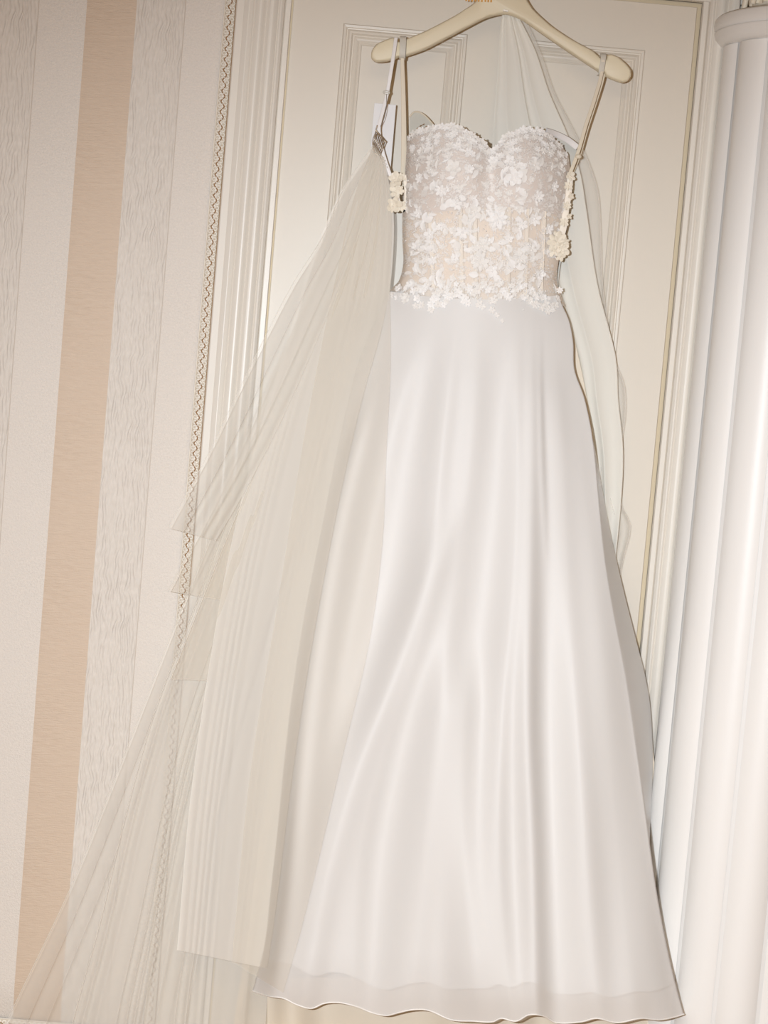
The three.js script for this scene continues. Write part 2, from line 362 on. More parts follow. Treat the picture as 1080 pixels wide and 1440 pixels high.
// ------------------------------------------------------------------ hanger
{
  const z = 0.068, T = 0.018;
  const up = [[523, 70], [530, 61], [541, 56], [550, 52.5], [554.5, 53], [557, 57], [562, 58], [568, 55.5], [600, 42], [640, 21], [668, 2], [676, -14], [680, -30], [692, -42], [706, -44], [720, -40], [733, -26], [738, -8], [750, 12], [775, 35], [805, 55], [833, 70], [843, 79], [849, 84.5], [852.5, 83], [854.5, 77], [860, 75.5], [869, 79], [879, 87], [887, 97], [888, 106], [883, 113], [875, 115], [862, 111], [853, 106.5], [850, 101.5], [844, 101], [838, 97], [800, 72], [765, 48], [735, 27], [715, 19], [700, 20], [680, 26], [640, 47], [600, 68], [572, 78], [563, 79], [553, 83], [540, 86], [528, 86], [522, 80]];
  const P = up.map(([x, y]) => at(x, y, z + T));
  const curve = new THREE.CatmullRomCurve3(P, true, 'catmullrom', 0.35).getPoints(220);
  const o = at(700, 5, z);
  const h = thing('clothes_hanger', 'broad cream plastic clothes hanger with notched rounded arms, holding the wedding dress by its straps', 'clothes hanger', V3(o.x, o.y, z));
  const sh = new THREE.Shape(curve.map((p) => new THREE.Vector2(p.x, p.y)));
  const g = new THREE.ExtrudeGeometry(sh, { depth: T - 0.011, bevelEnabled: true, bevelSize: 0.0034, bevelThickness: 0.0055, bevelOffset: -0.0034, bevelSegments: 4 });
  g.translate(0, 0, z + 0.0055);
  part('hanger_body', toCreasedNormals(g, R(40)), M.hanger, h);
  const hk = at(706, -42, z + T / 2);
  part('hook', tube([V3(hk.x, hk.y - 0.01, hk.z), V3(hk.x, hk.y + 0.03, hk.z), V3(hk.x + 0.012, hk.y + 0.05, hk.z - 0.01), V3(hk.x + 0.01, hk.y + 0.07, hk.z - 0.04), V3(hk.x, hk.y + 0.06, hk.z - 0.07)], 0.0022, 40, 8), M.steel, h);
  // gold printed line cut by the picture's edge: only the feet of its strokes show
  const gs = [];
  for (const [x, y] of [[656, 0.5], [660, 1], [664.5, 1.4], [669, 1.2], [673.5, 1.6], [678, 2], [683, 1.8], [687, 2.2], [691, 2.4]]) { const p = at(x, y - 2.5, z + T); gs.push(box(p.x - 0.0017, p.x + 0.0012, p.y - 0.004, p.y + 0.005, p.z - 0.0004, p.z + 0.0003)); }
  part('gold_print', plain(gs), M.gold, h);
}

// ------------------------------------------------------------------ the dress
const dressBase = at(690, 1480, 0.12);
const dress = thing('wedding_dress', 'ivory wedding dress with floral lace bodice and long satin skirt on the cream hanger', 'wedding dress', dressBase);

// --- bodice surface, as depth over the picture of its front
const bodL = table([[150, 577], [195, 573], [240, 570], [300, 566], [340, 566], [370, 567], [395, 561], [410, 550], [430, 548]]);
const bodR = table([[150, 790], [190, 790], [215, 799], [240, 802], [290, 799], [330, 793], [370, 786], [395, 783], [410, 786], [430, 795]]);
const bodTop = table([[570, 193], [580, 186], [600, 179], [622, 175], [642, 177], [660, 184], [675, 194], [686, 205], [692, 209], [699, 203], [712, 190], [728, 182], [748, 180], [768, 187], [785, 200], [800, 219]]);
function zBod(px, py) {
  const l = bodL(py), r = bodR(py), u = clamp((px - l) / (r - l), -0.02, 1.02), s = u * 2 - 1;
  const round = Math.pow(clamp(1 - s * s), 0.5);
  const cup = gauss(px - 632, 36) * gauss(py - 238, 42) + gauss(px - 744, 36) * gauss(py - 240, 42);
  const cleft = gauss(px - 690, 11) * sstep(330, 230, py);
  return 0.085 + 0.078 * round + 0.032 * cup - 0.016 * cleft - 0.014 * sstep(370, 430, py);
}
const bodP = (px, py, off = 0) => { const z = zBod(px, py); return at(px, py, z + off); };
function bodN(px, py) {
  const a = bodP(px - 1, py), b = bodP(px + 1, py), c = bodP(px, py - 1), d = bodP(px, py + 1);
  const n = b.sub(a).cross(c.sub(d)); return n.normalize();
}
// lace cloth: white embroidery on fine net, drawn once
const laceAlpha = canvasTex(1024, 1024, (c, w, h) => {
  seed = 99;
  c.fillStyle = '#303030'; c.fillRect(0, 0, w, h);
  c.strokeStyle = '#4c4c4c'; c.lineWidth = 1.2;
  for (let k = 0; k < 128; k++) { c.beginPath(); c.moveTo(k * 16, 0); c.lineTo(k * 16 - 1024, 1024); c.stroke(); c.beginPath(); c.moveTo(k * 16 - 1024, 0); c.lineTo(k * 16, 1024); c.stroke(); }
  const leaf = (x, y, a, l, wd, f) => {
    c.save(); c.translate(x, y); c.rotate(a); c.beginPath(); c.moveTo(0, 0); c.quadraticCurveTo(l * 0.45, -wd, l, 0); c.quadraticCurveTo(l * 0.45, wd, 0, 0);
    c.fillStyle = f; c.fill(); c.strokeStyle = '#f4f4f4'; c.lineWidth = 3; c.stroke();
    c.beginPath(); c.moveTo(0, 0); c.lineTo(l, 0); c.lineWidth = 2; c.stroke(); c.restore();
  };
  for (let k = 0; k < 150; k++) {
    let x = rnd() * w, y = rnd() * h, a = rnd() * 7; c.strokeStyle = '#dcdcdc'; c.lineWidth = 3.2; c.beginPath(); c.moveTo(x, y);
    const put = [];
    for (let s = 0; s < 16; s++) { a += (rnd() - 0.5) * 0.9; x += Math.cos(a) * 13; y += Math.sin(a) * 13; c.lineTo(x, y); if (s % 3 === 1) put.push([x, y, a + (rnd() < 0.5 ? 0.9 : -0.9)]); }
    c.stroke(); for (const q of put) leaf(q[0], q[1], q[2], rr(24, 46), rr(7, 15), ['#a4a4a4', '#c8c8c8', '#8a8a8a'][Math.floor(rnd() * 3)]);
  }
  for (let k = 0; k < 90; k++) { const x = rnd() * w, y = rnd() * h, n = 5 + Math.floor(rnd() * 2), l = rr(20, 36), a0 = rnd() * 7; for (let j = 0; j < n; j++) leaf(x, y, a0 + j * Math.PI * 2 / n, l, l * 0.5, '#c6c6c6'); }
}, false);
M.lace = std(0xfaf5f0, { roughness: 0.7, side: THREE.DoubleSide, transparent: true, alphaMap: laceAlpha, bumpMap: laceAlpha, bumpScale: 0.0003 });

function bodSheet(y0f, y1f, off, nu = 70, nv = 60, uvs = 0.16) {
  return grid(nu, nv, (u, v) => {
    // columns follow the sides, rows run from the neckline to the waist
    const mid = bodL(300) + (bodR(300) - bodL(300)) * u;
    let px = mid, py = y0f(mid) + (y1f(mid) - y0f(mid)) * v;
    const l = bodL(py), r = bodR(py); px = l + (r - l) * u;
    py = y0f(px) + (y1f(px) - y0f(px)) * v;
    return bodP(px, py, off);
  }, (u, v, p) => [p.x / uvs, p.y / uvs]);
}
const cupLow = (px) => 296 - 10 * Math.cos((px - 690) / 60) + 6;
const waist = table([[548, 412], [580, 417], [640, 421], [690, 424], [740, 424], [790, 430]]);
const bodice = part('bodice', flip(bodSheet(bodTop, waist, -0.004)), M.nudeBody, dress, 'sheer peach bodice');
part('cup_lining', flip(bodSheet((px) => bodTop(px) + 1, cupLow, -0.0025)), M.nudeCup, bodice, 'greyish nude cup');
part('lace_cloth', flip(bodSheet(bodTop, waist, 0.0005)), M.lace, bodice, 'white floral embroidery on net');
for (const bx of [604, 647, 668, 716, 742, 766]) {
  const p = []; for (let k = 0; k <= 8; k++) { const y = cupLow(bx) - 2 + (waist(bx) - cupLow(bx)) * k / 8; p.push(bodP(bx + (690 - bx) * 0.0006 * (y - 290), y, -0.0015)); }
  part('boning_channel', ribbon(p, 0.0075, 0.0016, 20), M.bone, bodice);
}
// back of the bodice: inside of the rear panels, rising above the front at both sides
{
  const top = table([[572, 172], [580, 159], [590, 158], [602, 167], [616, 184], [640, 205], [690, 214], [740, 206], [765, 188], [775, 187], [790, 191], [806, 200], [811, 208]]);
  const L = table([[150, 576], [250, 576], [400, 574], [430, 566]]), Rr = table([[150, 812], [215, 811], [250, 804], [300, 801], [400, 785], [430, 792]]);
  const back = part('back_panel', grid(50, 24, (u, v) => { const x0 = L(200) + (Rr(200) - L(200)) * u, y = top(x0) + (425 - top(x0)) * v, x = L(y) + (Rr(y) - L(y)) * u; return at(x, y, 0.066 - 0.018 * Math.sin(u * Math.PI)); }), M.backSatin, dress, 'pale satin inside of the back');
  const edge = []; for (let k = 0; k <= 40; k++) { const u = k / 40, x = L(200) + (Rr(200) - L(200)) * u; edge.push(at(x, top(x), 0.066 - 0.018 * Math.sin(u * Math.PI))); }
  part('piping', tube(edge, 0.0016, 80, 6), M.strapCream, back);
  // the small closing stitches at the turned edges
  const st = []; for (const [x, y] of [[590, 178], [594, 176], [598, 179], [586, 181], [783, 190], [787, 191], [791, 192], [780, 190]]) { const p = at(x, y, 0.072); st.push(tube([p, p.clone().add(V3(0.003, 0.0025, 0.001))], 0.0007, 2, 4)); }
  part('stitching', plain(st), M.braidBrown, back);
}

// --- depth of the skirt over the picture of its front
const skL = table([[405, 550], [425, 540], [460, 524], [507, 505], [560, 491], [640, 473], [740, 453], [860, 429], [960, 413], [1060, 401], [1160, 391], [1260, 380], [1330, 372], [1400, 354], [1440, 350]]);
const skR = table([[405, 783], [425, 789], [450, 800], [480, 806], [520, 808], [560, 822], [620, 834], [700, 842], [780, 850], [850, 861], [950, 880], [1050, 895], [1150, 909], [1250, 923], [1330, 938], [1390, 952], [1440, 966]]);
// folds: [polyline of x over y, width in px, depth in m, sharpness]
const folds = [
  [[[540, 522], [720, 474], [860, 447], [1040, 420], [1250, 400], [1400, 378]], 13, 0.045],   // left edge fold
  [[[430, 600], [560, 560], [720, 520], [900, 480], [1100, 440], [1400, 395]], 26, 0.030],       // left shoulder ridge
  [[[430, 640], [600, 622], [800, 596], [950, 548], [1100, 492], [1250, 452], [1400, 425]], 20, 0.034],   // long bright diagonal
  [[[700, 640], [900, 588], [1050, 540], [1200, 505], [1400, 490]], 17, 0.022],
  [[[430, 668], [600, 664], [800, 640], [1000, 612], [1200, 592], [1400, 575]], 22, 0.022],
  [[[900, 655], [1050, 648], [1200, 648], [1400, 665]], 22, 0.032],
  [[[430, 728], [560, 726], [700, 724], [850, 716], [1000, 704], [1200, 700], [1440, 716]], 14, 0.024],
  [[[440, 748], [520, 748], [640, 748], [800, 745], [1000, 742], [1200, 748], [1440, 752]], 13, 0.034],
  [[[450, 760], [540, 760], [640, 762], [700, 764]], 4.5, 0.012],
  [[[480, 778], [600, 786], [800, 796], [1000, 808], [1200, 822], [1440, 838]], 17, 0.022],
  [[[560, 806], [800, 832], [1000, 850], [1200, 868], [1440, 890]], 20, 0.024],
  [[[700, 838], [900, 862], [1100, 888], [1300, 916], [1440, 940]], 12, 0.018],
].map(([p, w, d]) => [table(p), w, d, p[0][0], p[p.length - 1][0]]);
function zSk(px, py, u) {
  const v = clamp((py - 405) / 1000), s = clamp(u) * 2 - 1;
  const edge = 0.11 + 0.05 * v + 0.06 * v * sstep(-0.4, 1, s);
  let z = edge + (0.045 + 0.015 * v) * (1 - s * s);
  const amp = 0.14 + sstep(400, 620, py) * 0.61 + 0.65 * sstep(650, 1150, py);
  for (const [t, w, d, y0, y1] of folds) {
    const e = (px - t(py)) / (w * (0.7 + 0.9 * v)), k = sstep(y0 - 20, y0 + 110, py) * (1 - sstep(y1 - 60, y1 + 120, py));
    const f = e < 0 ? Math.exp(-e * e * 0.5) : Math.exp(-e * e * 1.0);     // a ridge with a steeper right flank
    z += 0.62 * d * f * amp * k * (0.6 + 0.9 * v) * (1 - Math.pow(Math.abs(s), 6));
  }
  return z + 0.0022 * amp * Math.sin(px * 0.055 + py * 0.006);
}
// --- lace flowers and leaves
function flowerGeo(n, cup, ruffle, r = 1, layers = 1) {
  const gs = [];
  for (let l = 0; l < layers; l++) {
    const rl = r * (1 - 0.38 * l), off = l * 0.5;
    for (let k = 0; k < n; k++) {
      const a0 = (k + off) / n * Math.PI * 2 + (rnd() - 0.5) * 0.25, len = rl * rr(0.86, 1.08), half = Math.PI / n * 1.12;
      gs.push(grid(4, 4, (u, v) => {
        const s = u * 2 - 1, w = Math.sin(Math.PI * (0.12 + 0.8 * Math.pow(v, 0.85))), rad = len * (0.08 + 0.92 * v) * (1 - 0.14 * s * s * v);
        const a = a0 + s * half * (0.35 + 0.65 * w);
        return V3(Math.cos(a) * rad, Math.sin(a) * rad, r * (0.03 + 0.10 * l + 0.6 * cup * (v * v) + 0.05 * (1 - s * s) * Math.sin(v * 2.6) + ruffle * Math.sin(s * 3 + k * 2.1) * v));
      }));
    }
  }
  const c = new THREE.SphereGeometry(0.2 * r, 8, 5, 0, Math.PI * 2, 0, Math.PI / 2); c.rotateX(Math.PI / 2); gs.push(c);
  const m = plain(gs); return m;
}
function leafGeo(w) {
  return grid(4, 6, (u, v) => { const s = u * 2 - 1, hw = w * Math.pow(Math.sin(Math.PI * clamp(v * 0.94 + 0.03)), 0.8); return V3(s * hw, v - 0.5, 0.05 * Math.abs(s) + 0.06 * Math.sin(v * 3) + 0.02); });
}
seed = 31;
const flowerG = [flowerGeo(5, 0.16, 0.06), flowerGeo(6, 0.1, 0.08), flowerGeo(5, 0.25, 0.05, 1, 2), flowerGeo(7, 0.14, 0.05), flowerGeo(8, 0.1, 0.04, 1, 2)];
const leafG = [leafGeo(0.26), leafGeo(0.34), leafGeo(0.2)];
const qz = new THREE.Quaternion(), zAxis = V3(0, 0, 1);
function place(name, geo, m, parent, pos, normal, size, turn) {
  const o = new THREE.Mesh(geo, m); o.castShadow = o.receiveShadow = true; o.name = numbered(name);
  o.position.copy(pos).sub(originOf(parent)); o.quaternion.setFromUnitVectors(zAxis, normal).multiply(qz.setFromAxisAngle(zAxis, turn)); o.scale.setScalar(size);
  parent.add(o); return o;
}
const PX = 0.00116;
const taken = [];
function flowerAt(px, py, r, kind, m = M.petal, off = 0.002) { taken.push([px, py, r]); place('lace_flower', flowerG[kind], m, bodice, (py > 402 ? at(px, py, Math.max(zBod(px, py), zSk(px, Math.max(py, 409), clamp((px - skL(py)) / (skR(py) - skL(py))))) + off * 0.6) : bodP(px, py, off)), bodN(px, py).lerp(zAxis, 0.25).normalize(), r * PX * 0.86, rnd() * 6.28); }
function leafAt(px, py, l, turn, m = M.petal, off = 0.002) { place('lace_leaf', leafG[Math.floor(rnd() * 3)], m, bodice, bodP(px, py, off), bodN(px, py).lerp(zAxis, 0.2).normalize(), l * PX, turn); }
// the blooms that stand out in the photograph
for (const [x, y, r, k] of [[638, 236, 14, 2], [660, 238, 9, 0], [724, 250, 15, 2], [752, 232, 11, 1], [620, 268, 11, 3], [666, 297, 14, 2], [701, 307, 17, 4], [752, 308, 12, 3], [650, 327, 11, 1], [679, 345, 14, 4], [674, 368, 16, 4], [731, 362, 15, 4], [692, 381, 11, 0], [642, 287, 10, 1], [604, 330, 10, 0], [718, 226, 10, 0], [758, 276, 10, 3], [735, 316, 9, 1], [606, 226, 10, 1], [590, 250, 9, 3], [780, 262, 9, 3], [748, 352, 10, 0], [620, 318, 8, 3], [588, 300, 8, 1], [772, 322, 9, 1], [716, 336, 8, 0], [640, 362, 8, 3], [608, 366, 8, 1], [760, 386, 10, 2], [584, 346, 8, 0]]) flowerAt(x, y, r, k, rnd() < 0.7 ? M.petal : M.petal2);
// the crowded border of the neckline
for (let x = 576; x <= 800; x += 5.6) {
  const xx = x + rr(-1.5, 1.5), t = bodTop(xx);
  flowerAt(clamp(xx, 574, 797), t + rr(2, 5), rr(5.5, 8), Math.floor(rnd() * 4), rnd() < 0.6 ? M.petal : M.petal2);
  if (rnd() < 0.85) flowerAt(clamp(xx + 3, 577, 794), t + rr(11, 19), rr(5, 7.5), Math.floor(rnd() * 4), rnd() < 0.6 ? M.petal : M.petal2);
  if (rnd() < 0.45) flowerAt(clamp(xx, 580, 792), t + rr(22, 32), rr(5, 8), Math.floor(rnd() * 4), rnd() < 0.6 ? M.petal : M.petal2);
}
// waist lace spilling over the skirt
for (let k = 0; k < 84; k++) {
  const x = 552 + 236 * (k + rnd()) / 84, low = 420 + 18 * gauss(x - 600, 24) + 20 * gauss(x - 684, 20) + 24 * gauss(x - 765, 18);
  flowerAt(x, rr(398, Math.max(402, low - 3)), rr(4.5, 8), Math.floor(rnd() * 4), rnd() < 0.5 ? M.petal : M.petal2, 0.004);
}
for (const [x, y, r] of [[606, 436, 6], [616, 428, 7], [692, 436, 6], [699, 443, 4.5], [706, 451, 3.5], [762, 432, 7], [770, 438, 6], [752, 428, 7], [674, 428, 7], [776, 430, 6]]) flowerAt(x, y, r, 1, M.petal2, 0.008);
// scattered leaves and florets
let guard = 0, leaves = 0, extra = 0;
while (leaves < 190 && guard++ < 4000) {
  const x = rr(572, 796), y = rr(200, 410);
  if (y < bodTop(x) + 12 || x < bodL(y) + 5 || x > bodR(y) - 5) continue;
  if (taken.some((q) => Math.hypot(q[0] - x, q[1] - y) < q[2] * 0.75)) continue;
  if (rnd() < 0.13 && extra < 40) { extra++; flowerAt(x, y, rr(4.5, 7.5), Math.floor(rnd() * 4), M.petal2); continue; }
  leaves++; leafAt(x, y, rr(8, 15), rnd() * 6.28, rnd() < 0.5 ? M.petal : M.petal2, 0.0012);
}
// pearls: too small and many to count
{
  const gs = [];
  for (let k = 0; k < 260; k++) {
    const x = rr(570, 798), y = rr(195, 438); if (y < bodTop(x) + 4 || x < bodL(y) + 3 || x > bodR(y) - 3) continue;
    const p = bodP(x, y, y > 400 ? 0.008 : 0.003), s = new THREE.IcosahedronGeometry(rr(0.0009, 0.0017), 1); s.translate(p.x, p.y, p.z); gs.push(s);
  }
  part('pearl_beads', plain(gs), M.pearl, bodice).userData.kind = 'stuff';
}
// loose lace cuffs beside the bodice
function bunch(list, parent, m) { for (const [x, y, r, k, z, nx, ny] of list) place('cuff_flower', flowerG[k], m, parent, at(x, y, z), V3(nx, ny, 1).normalize(), r * PX, rnd() * 6.28); }
{
  const c1 = part('lace_cuff', ribbon(at2([[552, 243], [560, 262], [560, 280], [568, 297], [571, 272], [569, 246]], 0.108), 0.006, 0.001, 40), M.bone, dress, 'left lace cuff with two cloth roses');
  bunch([[557, 253, 12, 2, 0.114, -0.3, 0.2], [565, 249, 7, 0, 0.112, 0.2, 0.3], [557, 270, 11, 0, 0.114, -0.2, 0.1], [562, 268, 7, 1, 0.118, 0.2, -0.2], [555, 287, 12, 2, 0.114, -0.3, -0.2], [563, 290, 9, 1, 0.112, 0.2, -0.3], [551, 294, 6, 0, 0.116, -0.3, -0.3]], c1, M.petalCream);
  const c2 = part('lace_cuff', ribbon(at2([[802, 244], [799, 275], [795, 300], [792, 322], [786, 340]], 0.115), 0.012, 0.001, 40), M.bone, dress, 'right lace cuff ending in a cloth rose');
  bunch([[784, 342, 16, 4, 0.128, 0.2, 0], [790, 350, 12, 2, 0.126, 0.3, -0.3], [779, 352, 10, 1, 0.128, -0.2, -0.3], [786, 332, 9, 0, 0.126, 0.2, 0.4], [794, 341, 8, 3, 0.122, 0.6, 0], [788, 360, 9, 0, 0.122, 0.2, -0.6], [802, 248, 8, 0, 0.118, 0.3, 0.2], [799, 262, 7, 1, 0.12, 0.2, 0], [803, 276, 6, 0, 0.116, 0.6, 0], [797, 290, 7, 3, 0.12, 0.3, 0], [800, 304, 5, 0, 0.116, 0.5, 0], [793, 313, 7, 1, 0.12, 0.2, 0]], c2, M.petalCream);
}

// --- skirt surface
const flank = table([[400, -9], [520, -8], [640, 2], [720, 9], [800, 17], [900, 24], [980, 28], [1050, 23], [1120, 12], [1200, -2], [1280, -9], [1440, -9]]);
const hemY = table([[345, 1390], [362, 1396], [380, 1401], [400, 1404], [420, 1413], [440, 1418], [458, 1411], [480, 1410], [505, 1416], [525, 1424], [545, 1428], [562, 1424], [582, 1420], [605, 1421], [635, 1434], [665, 1436], [692, 1437], [705, 1432], [725, 1436], [745, 1427], [765, 1429], [780, 1438], [815, 1437], [838, 1432], [865, 1438], [900, 1432], [925, 1434], [948, 1430], [962, 1426]]);
function skirtSheet(off, ytop, ybot, nu = 260, nv = 150, inset = 0) {
  return grid(nu, nv, (u, v) => {
    const xb = skL(1400) + (skR(1425) - skL(1400)) * clamp((u - 0.05) / 0.9), y0 = ytop(u), y1 = ybot(xb), y = y0 + (y1 - y0) * v;
    const l = skL(y) + inset, r = skR(y) - inset, e = 0.05, c = clamp((u - e) / (1 - 2 * e));
    const turn = u < e ? 1 - u / e : u > 1 - e ? (u - 1 + e) / e : 0;       // the sides turn back towards the door
    const x = l + (r - l) * c + (u < 0.5 ? 9 * turn * turn : flank(y) * turn), z = zSk(x, y, c) + off;
    return at(x, y, z + (0.05 - z) * turn);
  });
}
const waistTop = (u) => 408 + 10 * Math.sin(u * Math.PI) + 6 * u;
const skirt = part('skirt_overlay', flip(skirtSheet(0, waistTop, hemY)), M.organza, dress, 'translucent silky outer skirt');
part('skirt_lining', flip(skirtSheet(-0.006, waistTop, (x) => hemY(x) - 42 - 6 * Math.sin(x * 0.02), 260, 150, 1)), M.satin, dress, 'opaque satin underskirt');
{ // rolled hem
  const p = []; for (let k = 0; k <= 150; k++) { const u = k / 150, xb = skL(1400) + (skR(1425) - skL(1400)) * u, y = hemY(xb), x = skL(y) + (skR(y) - skL(y)) * u; p.push(at(x, y, zSk(x, y, u))); }
  part('rolled_hem', tube(p, 0.0013, 400, 6), M.hem, skirt);
}
// back of the skirt, hanging closer to the door and lower
{
  const L = table([[405, 552], [500, 520], [800, 450], [1100, 380], [1400, 335], [1560, 310]]), Rr = table([[405, 786], [470, 806], [580, 829], [700, 846], [800, 862], [900, 886], [1000, 911], [1060, 919], [1200, 930], [1400, 948], [1560, 966]]);
  part('skirt_back', flip(grid(120, 60, (u, v) => { const y = 408 + (1560 - 408) * v, x = L(y) + (Rr(y) - L(y)) * u; return at(x, y, 0.052 + 0.012 * v * Math.cos(u * 40 + 1.5 * Math.sin(u * 9)) - 0.012 * Math.sin(u * Math.PI) * (1 - v)); })), M.lining, dress, 'cream back of the skirt');
  part('petticoat', flip(grid(90, 20, (u, v) => { const y = 1375 + 150 * v, x = 376 + 570 * u; return at(x, y, 0.105 + 0.03 * Math.sin(u * Math.PI) + 0.014 * Math.cos(u * 30 + 2 * Math.sin(u * 11))); })), M.lining, dress, 'cream petticoat showing below the hem');
}

// --- shoulder straps over the hanger's notches
{
  const s1 = part('strap', ribbon(at2([[557, 53, 0.092], [554, 74, 0.097], [549, 105, 0.1], [544, 134, 0.1], [538, 158, 0.102], [533, 180, 0.104], [537, 208, 0.104], [546, 238, 0.106], [555, 262, 0.108]]), 0.0062, 0.0012, 60), M.strapWhite, dress, 'white front half of the left strap');
  const sp = at(543.5, 130, 0.101);
  const ring = new THREE.TorusGeometry(0.0042, 0.001, 8, 20); ring.scale(1.2, 0.7, 1); ring.translate(sp.x, sp.y, sp.z);
  part('slider', plain([ring, box(sp.x - 0.0055, sp.x + 0.0055, sp.y - 0.0008, sp.y + 0.0008, sp.z - 0.0012, sp.z + 0.0018)]), M.clear, s1);
  part('strap', ribbon(at2([[568, 56, 0.09], [566, 80, 0.086], [567, 120, 0.084], [568, 180, 0.08], [568, 240, 0.078], [567, 262, 0.078]]), (v) => 0.006 + 0.005 * v, 0.0012, 50), M.strapCream, dress, 'cream back half of the left strap');
  part('strap', ribbon(at2([[848, 84, 0.092], [846, 104, 0.09], [836, 140, 0.094], [824, 176, 0.098], [813, 214, 0.102], [801, 246, 0.106]]), 0.0062, 0.0012, 50), M.strapCream, dress, 'cream right strap');
  part('strap', ribbon(at2([[852, 86, 0.078], [849, 108, 0.076], [838, 145, 0.074], [826, 182, 0.072], [815, 220, 0.07], [803, 250, 0.07]]), 0.004, 0.0012, 50), M.strapCream, dress, 'cream back half of the right strap');
  const kn = at(813.5, 220, 0.104); const s3 = new THREE.SphereGeometry(0.0045, 10, 8); s3.scale(1.2, 0.9, 0.7); s3.translate(kn.x, kn.y, kn.z);
  part('slider', s3, M.strapCream, dress);
  part('back_tab', ribbon(at2([[768, 184, 0.135], [783, 189, 0.112], [799, 197, 0.098], [812, 207, 0.092]]), 0.0105, 0.0016, 24, V3(0.3, 1, 0).normalize()), M.strapWhite, dress, 'white satin tab at the right of the neckline');
  // loops around the hanger arms
  const loop = (x0, y0, x1, y1, w) => { const a = at(x0, y0, 0.087), b = at(x1, y1, 0.087); const pts = [V3(a.x, a.y, 0.066), V3(a.x, a.y + 0.003, 0.077), V3(a.x, a.y, 0.089), V3(b.x, b.y, 0.089), V3(b.x, b.y - 0.003, 0.077), V3(b.x, b.y, 0.066)]; return ribbon(pts, w, 0.0008, 40); };
  part('hanging_loop', loop(567, 53, 566, 80, 0.011), M.clear, dress, 'pale loop on the left hanger arm');
  part('hanging_loop', loop(849, 77, 845, 103, 0.009), M.clear, dress, 'pale loop on the right hanger arm');
}

// ------------------------------------------------------------------ swing tag
{
  const c = at(537.5, 196, 0.058), w = 0.0365, h = 0.118;
  const t = thing('swing_tag', 'blank white card tag hanging by a thin thread behind the left strap of the dress', 'tag', V3(c.x, c.y - h / 2, c.z));
  part('card', rbox(c.x - w / 2, c.x + w / 2, c.y - h / 2, c.y + h / 2, c.z - 0.0006, c.z + 0.0006, 0.0005, 1), M.card, t);
  part('thread', tube(at2([[543.5, 132, 0.104], [543.5, 148, 0.104], [540.5, 165, 0.106], [535, 178, 0.107]]), 0.0005, 30, 5), M.string, t);
}

// ------------------------------------------------------------------ veil with comb
function selvage(layer, nu, nv, sides) {       // the cut edges of a layer show as fine lines
  const p = layer.geometry.attributes.position, o = originOf(layer);
  const pick = { left: (t) => [0, t * nv], right: (t) => [nu, t * nv], hem: (t) => [t * nu, nv] };
  for (const s of sides) {
    const l = [];
    for (let k = 0; k <= 30; k++) { const [i, j] = pick[s](k / 30).map(Math.round), q = j * (nu + 1) + i; l.push(V3(p.getX(q), p.getY(q), p.getZ(q)).add(o)); }
    part('tulle_edge', tube(l, 0.00032, 90, 5), M.thread, layer);
  }
}
function polyAt(list) { const c = new THREE.CatmullRomCurve3(list.map(([x, y]) => V3(x, y, 0)), false, 'centripetal'); return (v) => c.getPointAt(clamp(v)); }
// a pleated sheet of tulle between two edges, gathered at its top
function tulleSheet(L, Rt, o) {
  const lf = polyAt(L), rf = polyAt(Rt), { n = 6, k = 1.4, z0 = 0.105, z1 = 0.12, amp = 0.012, hem = null, nu = 220, nv = 60, ph = 0 } = o;
  return grid(nu, nv, (u, v) => {
    const gath = sstep(0, 0.25, v), K = k * (0.35 + 0.65 * gath);
    const w = u + 0.06 * Math.sin(u * Math.PI * 2 * 1.7 + ph * 2.3) * Math.sin(u * Math.PI);
    const s = u - K * Math.sin(2 * Math.PI * n * w) / (2 * Math.PI * n) * (0.6 + 0.4 * Math.sin(u * 13 + ph + v * 0.7));
    const a = lf(v), b = rf(v); let x = a.x + (b.x - a.x) * s, y = a.y + (b.y - a.y) * s;
    if (hem) y += hem(u) * Math.pow(v, 4);
    const z = z0 + (z1 - z0) * v + amp * (0.25 + 0.75 * v) * Math.cos(2 * Math.PI * n * w + 0.6) + 0.4 * amp * v * Math.sin(u * 17 + ph);
    if (o.drape && y > 400) { const l = skL(y), q = (x - l) / (skR(y) - l), k = sstep(-0.32, 0.02, q) * sstep(400, 470, y); return at(x, y, z + Math.max(0, zSk(x, y, clamp(q)) + o.drape - z) * k); }
    return at(x, y, z);
  });
}
